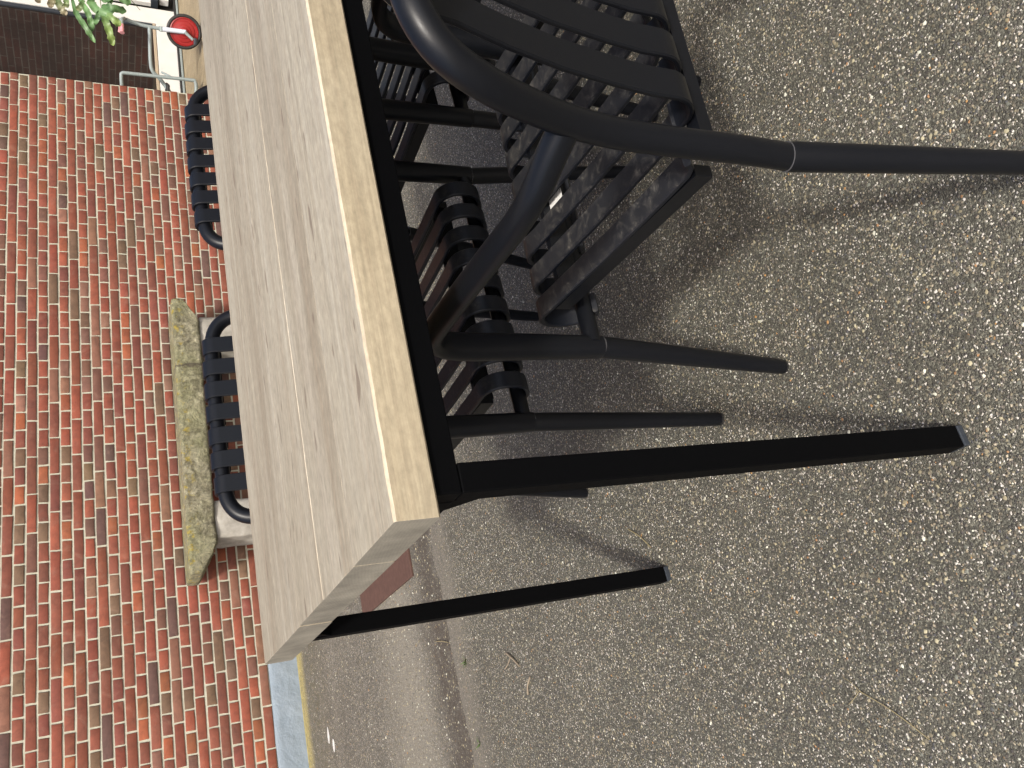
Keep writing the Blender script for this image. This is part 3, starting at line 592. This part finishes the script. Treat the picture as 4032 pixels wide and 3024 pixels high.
# ------------------------------------------------------------------ glazed rear front beyond the house corner
FY = 7.32
rear = thing('glazed_extension', 'white framed dark window front beyond the brick corner', 'building', (0, FY, 0))
def white(name, x0, x1, z0, z1, y0=-0.03, y1=0.03, mt=M_WHITE, par=None):
    b = MB(); b.box(x0, x1, y0, y1, z0, z1); return bev(b.build(name, mt, par or rear), 0.004)
fr = white('window_frame', 5.6, 8.52, 0.045, 0.262)
white('bottom_bead', 5.6, 8.52, 0.268, 0.300, -0.022, 0.015, M_TIMBER, fr)
white('jamb', 8.52, 8.76, 0.045, 2.7, -0.03, 0.03, M_WHITE, fr)
white('jamb_bead', 8.47, 8.518, 0.302, 2.6, -0.018, 0.018, M_CAP, fr)
white('threshold', 5.6, 9.6, -0.006, 0.044, -0.05, 0.10, M_BLACK)
white('drip_bar', 5.6, 9.6, 0.0, 0.022, -0.085, -0.055, M_STEEL)
b = MB(); b.box(5.6, 8.47, 0.004, 0.010, 0.300, 2.6); b.build('pane', M_GLASS, rear)
white('shadow_gap', 8.762, 8.86, 0.045, 2.7, 0.06, 0.09, M_BLACK)
white('side_panel', 8.862, 10.2, 0.30, 2.7, -0.02, 0.04)
white('side_sill', 8.862, 10.2, 0.22, 0.296, -0.07, 0.05, M_CAP)
for q in range(3): white('sill_block', 8.9 + 0.45 * q, 9.02 + 0.45 * q, 0.10, 0.205, -0.06, 0.03)
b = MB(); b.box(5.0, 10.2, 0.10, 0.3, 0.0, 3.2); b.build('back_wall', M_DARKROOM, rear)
white('fascia', 5.0, 10.2, 2.72, 3.2, -0.06, 0.095)
# house across the yard, seen only as a reflection in the pane
nb = thing('neighbour_house', 'plain brick house across the yard mirrored in the dark window', 'house', (11.6, -2.0, 0))
b = MB(); b.box(0, 5, -7, 10, -0.01, 5.5); b.build('wall', M_FARBRICK, nb)
b = MB(); b.add([(-0.3, -7.3, 5.5), (-0.3, 10.3, 5.5), (5.3, 10.3, 5.5), (5.3, -7.3, 5.5), (2.5, -7.3, 8), (2.5, 10.3, 8)], [(0, 1, 5, 4), (3, 4, 5, 2), (0, 4, 3), (1, 2, 5), (0, 3, 2, 1)]); b.build('roof', M_TILE, nb)

# ------------------------------------------------------------------ child's tricycle
ux, uy = -0.67, 0.742                                   # its length, from the front wheel backwards
tri = thing('tricycle', "child's grey tube tricycle with red disc wheel and pink handlebar grip", 'tricycle', (6.72, 5.70, -0.008), math.atan2(uy, ux))
# local x = backwards, local y = away from the viewer side sign, z up
RW = 0.163
b = MB(); nT = 40
def ring(b, R, r, y, n=40, k=10, mi=0, sq=1.0):
    vs = []
    for i in range(n):
        a = 2 * math.pi * i / n
        for j in range(k):
            t = 2 * math.pi * j / k; vs.append(((R + r * math.cos(t)) * math.cos(a), y + r * sq * math.sin(t), RW + (R + r * math.cos(t)) * math.sin(a)))
    b.add(vs, [(i * k + j, ((i + 1) % n) * k + j, ((i + 1) % n) * k + (j + 1) % k, i * k + (j + 1) % k) for i in range(n) for j in range(k)], mi)
ring(b, RW - 0.0165, 0.0165, 0, 44, 12, 0, 1.0); wheel = b.build('wheel', M_BLACK, tri, True)
def lathe(prof, y_sign, b, n=36):
    vs = []
    for r, y in prof:
        for i in range(n): a = 2 * math.pi * i / n; vs.append((r * math.cos(a), y, RW + r * math.sin(a)))
    b.add(vs, [(q * n + i, q * n + (i + 1) % n, (q + 1) * n + (i + 1) % n, (q + 1) * n + i) for q in range(len(prof) - 1) for i in range(n)])
b = MB(); lathe([(0.133, 0.0), (0.132, 0.014), (0.124, 0.017), (0.118, 0.009), (0.100, 0.010), (0.094, 0.016), (0.066, 0.020), (0.060, 0.026), (0.040, 0.030), (0.034, 0.040), (0.018, 0.043), (0.001, 0.043)], 1, b); lathe([(0.133, 0.0), (0.132, -0.014), (0.124, -0.017), (0.118, -0.009), (0.09, -0.012), (0.034, -0.04), (0.001, -0.043)], 1, b)
b.build('rim', M_RED, wheel, 30)
SV = 1                                                  # +y local faces the viewer
for s in (1, -1):
    b = MB(); b.tube([(0, s * 0.048, RW - 0.012), (0.004, s * 0.048, RW + 0.20)], [0.021, 0.023], 12); b.build('fork_blade', M_ALU, tri, True)
b = MB(); b.box(-0.02, 0.03, -0.066, 0.066, RW + 0.20, RW + 0.222); bev(b.build('fork_crown', M_STEEL, tri), 0.006)
b = MB(); b.tube(spline([(0.004, 0, RW + 0.222), (0.0, 0, 0.50), (-0.012, 0, 0.60), (-0.035, 0, 0.68)], 5), 0.017, 12); b.build('stem', M_STEEL, tri, True)
b = MB(); b.tube(spline([(0.04, 0.22, 0.722), (-0.02, 0.16, 0.72), (-0.04, 0.06, 0.70), (-0.038, 0, 0.69), (-0.04, -0.06, 0.70), (-0.02, -0.16, 0.72), (0.04, -0.22, 0.722)], 5), 0.0145, 12); hb = b.build('handlebar', M_STEEL, tri, True)
for s in (1, -1):
    b = MB(); b.tube(spline([(0.015, s * 0.195, 0.722), (0.05, s * 0.232, 0.723), (0.085, s * 0.262, 0.724)], 3), [0.017, 0.018, 0.016, 0.019, 0.017, 0.019, 0.022], 12); b.build('grip', M_PINK, hb, True)
    b = MB(); b.tube([(0, s * 0.066, RW), (s * 0.06, s * 0.078, RW - s * 0.075)], [0.016, 0.014], 10); cr = b.build('crank', M_STEEL, tri, True)
    b = MB(); b.box(s * 0.072 - 0.03, s * 0.072 + 0.03, min(s * 0.082, s * 0.15), max(s * 0.082, s * 0.15), RW - s * 0.09 - 0.013, RW - s * 0.09 + 0.013); bev(b.build('pedal', M_CAP, cr), 0.006)
b = MB(); b.tube(spline([(0.005, 0, 0.475), (0.10, 0, 0.472), (0.30, 0, 0.468), (0.40, 0, 0.45), (0.47, 0, 0.38), (0.60, 0, 0.28), (0.72, 0, 0.22)], 5), 0.018, 12); b.build('main_tube', M_STEEL, tri, True)
for s in (1,):
    b = MB(); b.tube(spline([(0.60, s * 0.18, 0.73), (0.48, s * 0.18, 0.735), (0.445, s * 0.18, 0.725), (0.44, s * 0.18, 0.66), (0.435, s * 0.18, 0.40), (0.43, s * 0.18, 0.12), (0.44, s * 0.18, 0.075), (0.52, s * 0.18, 0.065), (0.66, s * 0.18, 0.085)], 5), 0.0165, 12); b.build('push_frame', M_STEEL, tri, True)
    b = MB(); b.tube(spline([(0.40, 0.03, 0.37), (0.42, 0.10, 0.31), (0.436, 0.165, 0.27)], 5), 0.010, 10); b.build('stay', M_STEEL, tri, True)
b = MB(); b.tube([(0.70, -0.24, 0.10), (0.70, 0.24, 0.10)], 0.012, 10); b.build('rear_axle', M_STEEL, tri, True)
for s in (1, -1):
    b = MB(); vs = RW
    n0 = len(b.v); RWk = RW; RW = 0.10; ring(b, 0.087, 0.014, s * 0.24, 32, 8); lathe([(0.075, s * 0.24), (0.05, s * 0.255), (0.001, s * 0.26)], 1, b, 24); lathe([(0.075, s * 0.24), (0.05, s * 0.225), (0.001, s * 0.22)], 1, b, 24); RW = RWk
    o = b.build('rear_wheel', M_BLACK, tri, 30); o.location.x = 0.70
b = MB(); b.box(0.50, 0.74, -0.12, 0.12, 0.30, 0.33); bev(b.build('seat', M_BLACK, tri), 0.012)

# ------------------------------------------------------------------ fern on a tall stand, only its fronds reach into view
def ray_at(px, py, depth):
    r0, r1, r2 = (Vector(r) for r in rows); return CAM + (r0 * ((px - 2016) / 3278.11) + r1 * ((py - 1512) / 3278.11) + r2) * depth
crown = ray_at(330, -330, 3.05)
fern = thing('potted_fern', 'green lobed fern fronds with browned tips hanging in front of the window', 'plant', (crown.x, crown.y, -0.008))
inv = Vector((crown.x, crown.y, -0.008))
b = MB(); nP = 28
prf = [(0.10, crown.z - 0.26), (0.15, crown.z - 0.04), (0.158, crown.z - 0.03), (0.15, crown.z - 0.02), (0.14, crown.z - 0.05), (0.0, crown.z - 0.05)]; vs = []
for r, z in [(0.0, crown.z - 0.26)] + prf:
    for i in range(nP): a = 2 * math.pi * i / nP; vs.append((r * math.cos(a), r * math.sin(a), z + 0.008))
b.add(vs, [(q * nP + i, q * nP + (i + 1) % nP, (q + 1) * nP + (i + 1) % nP, (q + 1) * nP + i) for q in range(6) for i in range(nP)]); b.build('pot', M_POT, fern, 40)
b = MB(); b.tube([(0, 0, 0.0), (0, 0, crown.z - 0.252)], 0.022, 12); b.box(-0.16, 0.16, -0.16, 0.16, 0.0, 0.02); b.build('stand', M_LEG, fern)
def frond(main, lobes, tints, wid=0.022):
    """main: centre line points (pixel x, pixel y, depth); lobes: list of centre lines; one thin leaf with wavy edge"""
    b = MB(); tn = []
    def blade(line, wd, tip, tint_a, tint_b, seed):
        P = spline([ray_at(*q) - inv for q in line], 6); k = len(P); o = len(b.v); vs = []
        for i in range(k):
            t = i / (k - 1); tg = (P[min(i + 1, k - 1)] - P[max(i - 1, 0)]).normalized(); view = (P[i] + inv - CAM).normalized()
            sd_ = tg.cross(view).normalized(); wv = wd * (0.35 + 0.65 * min(1, t * 3.2)) * (1 - 0.85 * max(0, (t - 0.80) / 0.20) ** 2) * (1 + 0.45 * noise.noise(Vector((seed, i * 0.75, 0)))) * 0.72
            fold = -view * wv * 0.28
            for q, (a, fz) in enumerate(((-1, 1), (-0.5, 0.35), (0, 0), (0.5, 0.35), (1, 1))):
                rip = view * 0.006 * math.sin(i * 1.3 + seed + q) * abs(a)
                vs.append(P[i] + sd_ * a * wv * (1 + 0.12 * noise.noise(Vector((seed + 5, i * 0.9, q)))) + fold * fz + rip)
                c = [tint_a[z] * (1 - t) + tint_b[z] * t for z in range(3)]
                if q == 2: c = [x * 1.25 for x in c]
                tn.append(tuple(c))
        b.add(vs, [(i * 5 + j, i * 5 + j + 1, (i + 1) * 5 + j + 1, (i + 1) * 5 + j) for i in range(k - 1) for j in range(4)])
    for q, (ln, wd, ta, tb) in enumerate(lobes): blade(ln, wd, 0, ta, tb, q * 3.7 + len(main))
    P = spline([ray_at(*q) - inv for q in main], 5); nv = len(b.v); b.tube(P, [0.0028 - 0.0018 * i / (len(P) - 1) for i in range(len(P))], 6); tn.extend([(0.13, 0.16, 0.04)] * (len(b.v) - nv))
    o = b.build('frond', M_LEAF, fern, 60); at = o.data.attributes.new('tint', 'FLOAT_COLOR', 'POINT'); at.data.foreach_set('color', [x for t in tn for x in (*t, 1.0)])
G, GL, GY, BR, BG = (0.075, 0.15, 0.055), (0.13, 0.235, 0.09), (0.22, 0.29, 0.075), (0.30, 0.24, 0.155), (0.17, 0.175, 0.075)
frond([(330, -330, 3.05), (350, -180, 2.98), (385, -60, 2.93), (400, 45, 2.92)],
      [([(398, 30, 2.92), (415, 80, 2.905), (432, 130, 2.91), (446, 180, 2.93)], 0.016, G, GY), ([(396, 40, 2.92), (385, 65, 2.91), (372, 98, 2.93)], 0.012, G, GL), ([(404, 45, 2.92), (440, 70, 2.90), (476, 102, 2.92)], 0.016, GL, GY),
       ([(400, 25, 2.92), (440, 30, 2.89), (498, 45, 2.93)], 0.017, G, GL), ([(372, -20, 2.94), (360, 10, 2.92), (392, 45, 2.91), (452, 42, 2.90)], 0.018, GL, GL)], None)
frond([(330, -330, 3.05), (310, -170, 3.0), (290, -50, 2.97), (285, 5, 2.96)],
      [([(283, -10, 2.96), (300, 50, 2.945), (335, 105, 2.94), (375, 168, 2.96)], 0.0125, G, GL), ([(305, -15, 2.96), (340, 40, 2.94), (356, 80, 2.94), (362, 124, 2.96)], 0.0145, GL, GL), ([(330, 0, 2.95), (318, 25, 2.94), (302, 40, 2.95)], 0.013, GL, BG)], None)
frond([(330, -330, 3.05), (280, -180, 3.02), (240, -60, 3.0), (232, -10, 2.99)],
      [([(228, -20, 2.99), (232, 15, 2.98), (245, 38, 2.98), (262, 60, 2.99)], 0.0165, G, BR), ([(222, -20, 2.99), (202, 8, 2.98), (196, 30, 3.0)], 0.016, BG, BR), ([(248, -20, 2.98), (262, 10, 2.97), (256, 28, 2.98)], 0.013, GL, BG)], None)
frond([(330, -330, 3.05), (240, -200, 3.05), (165, -80, 3.04), (155, -30, 3.04)],
      [([(160, -40, 3.04), (152, -10, 3.03), (148, 12, 3.05)], 0.013, BG, BR), ([(185, -45, 3.03), (198, -15, 3.02), (205, 5, 3.02)], 0.014, G, BG)], None)
frond([(330, -330, 3.05), (420, -200, 2.98), (470, -80, 2.93), (470, -20, 2.92)],
      [([(450, -40, 2.92), (480, -6, 2.90), (515, 14, 2.92)], 0.016, GL, GL), ([(410, -40, 2.93), (425, -5, 2.92), (445, 8, 2.93)], 0.017, G, GL), ([(455, -30, 2.92), (430, -10, 2.9), (400, 4, 2.92)], 0.014, GL, G)], None)
frond([(330, -330, 3.05), (420, -230, 3.0), (475, -60, 2.96), (552, 40, 2.97)], [([(460, -60, 2.95), (470, -35, 2.94), (480, -15, 2.95)], 0.012, GL, GY)], None)
for q in range(9):
    a = 2.2 + q * 0.42; L_ = 0.34 + 0.06 * math.sin(q * 3); top_ = Vector((crown.x, crown.y, crown.z))
    r2 = Vector(rows[1]) * -1; r0 = Vector(rows[0])
    ends = [top_ + (r2 * math.sin(a - 2.2) * 0.9 + r0 * math.cos(a - 2.2) * 0.5) * L_ * t + Vector((0, 0, 0.16 * t - 0.26 * t * t)) for t in (0.05, 0.35, 0.7, 1.0)]
    b = MB(); P = spline([e - inv for e in ends], 6); k = len(P); vs = []
    for i in range(k):
        t = i / (k - 1); tg = (P[min(i + 1, k - 1)] - P[max(i - 1, 0)]).normalized(); sd_ = tg.cross(Vector((0, 0, 1))).normalized(); wv = (0.012 + 0.035 * abs(math.sin(t * 9))) * (1 - t ** 3)
        vs += [P[i] - sd_ * wv + Vector((0, 0, 0.006)), P[i], P[i] + sd_ * wv + Vector((0, 0, 0.006))]
    b.add(vs, [(i * 3 + j, i * 3 + j + 1, (i + 1) * 3 + j + 1, (i + 1) * 3 + j) for i in range(k - 1) for j in range(2)])
    o = b.build('frond', M_LEAF, fern, 60); at = o.data.attributes.new('tint', 'FLOAT_COLOR', 'POINT'); at.data.foreach_set('color', [x for _ in vs for x in (*G, 1.0)])

# ------------------------------------------------------------------ small litter on the paving
def tuft(x, y, n, hgt, label, z=0.0):
    t = thing('grass_tuft', label, 'grass', (x, y, z))
    for q in range(n):
        a = random.uniform(0, 6.28); l = hgt * random.uniform(0.6, 1.1); d = Vector((math.cos(a), math.sin(a), 0)); sdv = Vector((-d.y, d.x, 0)); b = MB(); vs = []
        bx = Vector((random.uniform(-.008, .008), random.uniform(-.008, .008), 0))
        for i in range(5):
            s = i / 4; c = bx + d * l * (0.75 * s) + Vector((0, 0, l * (0.8 * s - 0.45 * s * s))); wv = 0.0019 * (1 - s * 0.9); vs += [c - sdv * wv, c + sdv * wv]
        b.add(vs, [(i * 2, i * 2 + 1, i * 2 + 3, i * 2 + 2) for i in range(4)]); b.build('blade', M_GRASS, t)
tuft(0.054, 1.86, 12, 0.030, 'small green grass tuft in the joint behind the far table leg')
tuft(-0.18, 1.872, 9, 0.028, 'thin green weed in the joint away from the table')
def stick(name, pts, r, mt, label, cat='twig', extra=()):
    b = MB(); b.tube(spline(pts, 4), r, 7)
    for e in extra: b.tube(spline(e, 4), r * 0.7, 6)
    return tag(b.build(name, mt, None, True), label, cat)
stick('twig', [(-0.02, 1.47, 0.004), (0.005, 1.50, 0.006), (0.025, 1.535, 0.005)], 0.0028, M_TWIG, 'short forked dead twig on the paving beyond the table end', extra=([(0.012, 1.51, 0.006), (-0.004, 1.535, 0.007), (-0.012, 1.565, 0.005)],))
stick('twig', [(-0.055, 1.42, 0.004), (-0.075, 1.445, 0.005), (-0.095, 1.455, 0.004)], 0.0024, M_TWIG, 'thin crooked twig lying beside the forked twig')
stick('straw', [(0.10, 0.74, 0.002), (0.13, 0.765, 0.004), (0.155, 0.80, 0.002)], 0.0011, M_STRAW, 'fine dry straw on the paving next to the leg shadow', 'straw')
stick('straw', [(0.135, 1.98, 0.0), (0.15, 2.04, 0.002), (0.16, 2.11, -0.003)], 0.0013, M_STRAW, 'pale dry stalk lying across the dark joint', 'straw')
stick('straw', [(-0.31, 0.24, 0.002), (-0.27, 0.28, 0.004), (-0.235, 0.33, 0.003)], 0.0007, M_STRAW, 'dry grass stalk with seed head on the open paving', 'straw', extra=([(-0.235, 0.33, 0.003), (-0.245, 0.345, 0.006), (-0.25, 0.36, 0.003)], [(-0.24, 0.325, 0.003), (-0.222, 0.337, 0.006), (-0.212, 0.352, 0.003)]))
for q, (x, y, l) in enumerate(((0.018, 3.93, 0.10), (-0.03, 3.84, 0.07))):
    b = MB(); vs = [(x + l * 0.42 * random.uniform(.75, 1.2) * math.sin(a), y + 0.026 * math.cos(a) * random.uniform(.6, 1.2), -0.0048) for a in [k * 2 * math.pi / 12 for k in range(12)]]
    b.add(vs, [tuple(range(11, -1, -1))]); tag(b.build('paint_spot', M_WHITE), 'longer white paint splash on the concrete strip' if q == 0 else 'shorter white paint splash on the concrete strip', 'paint splash')
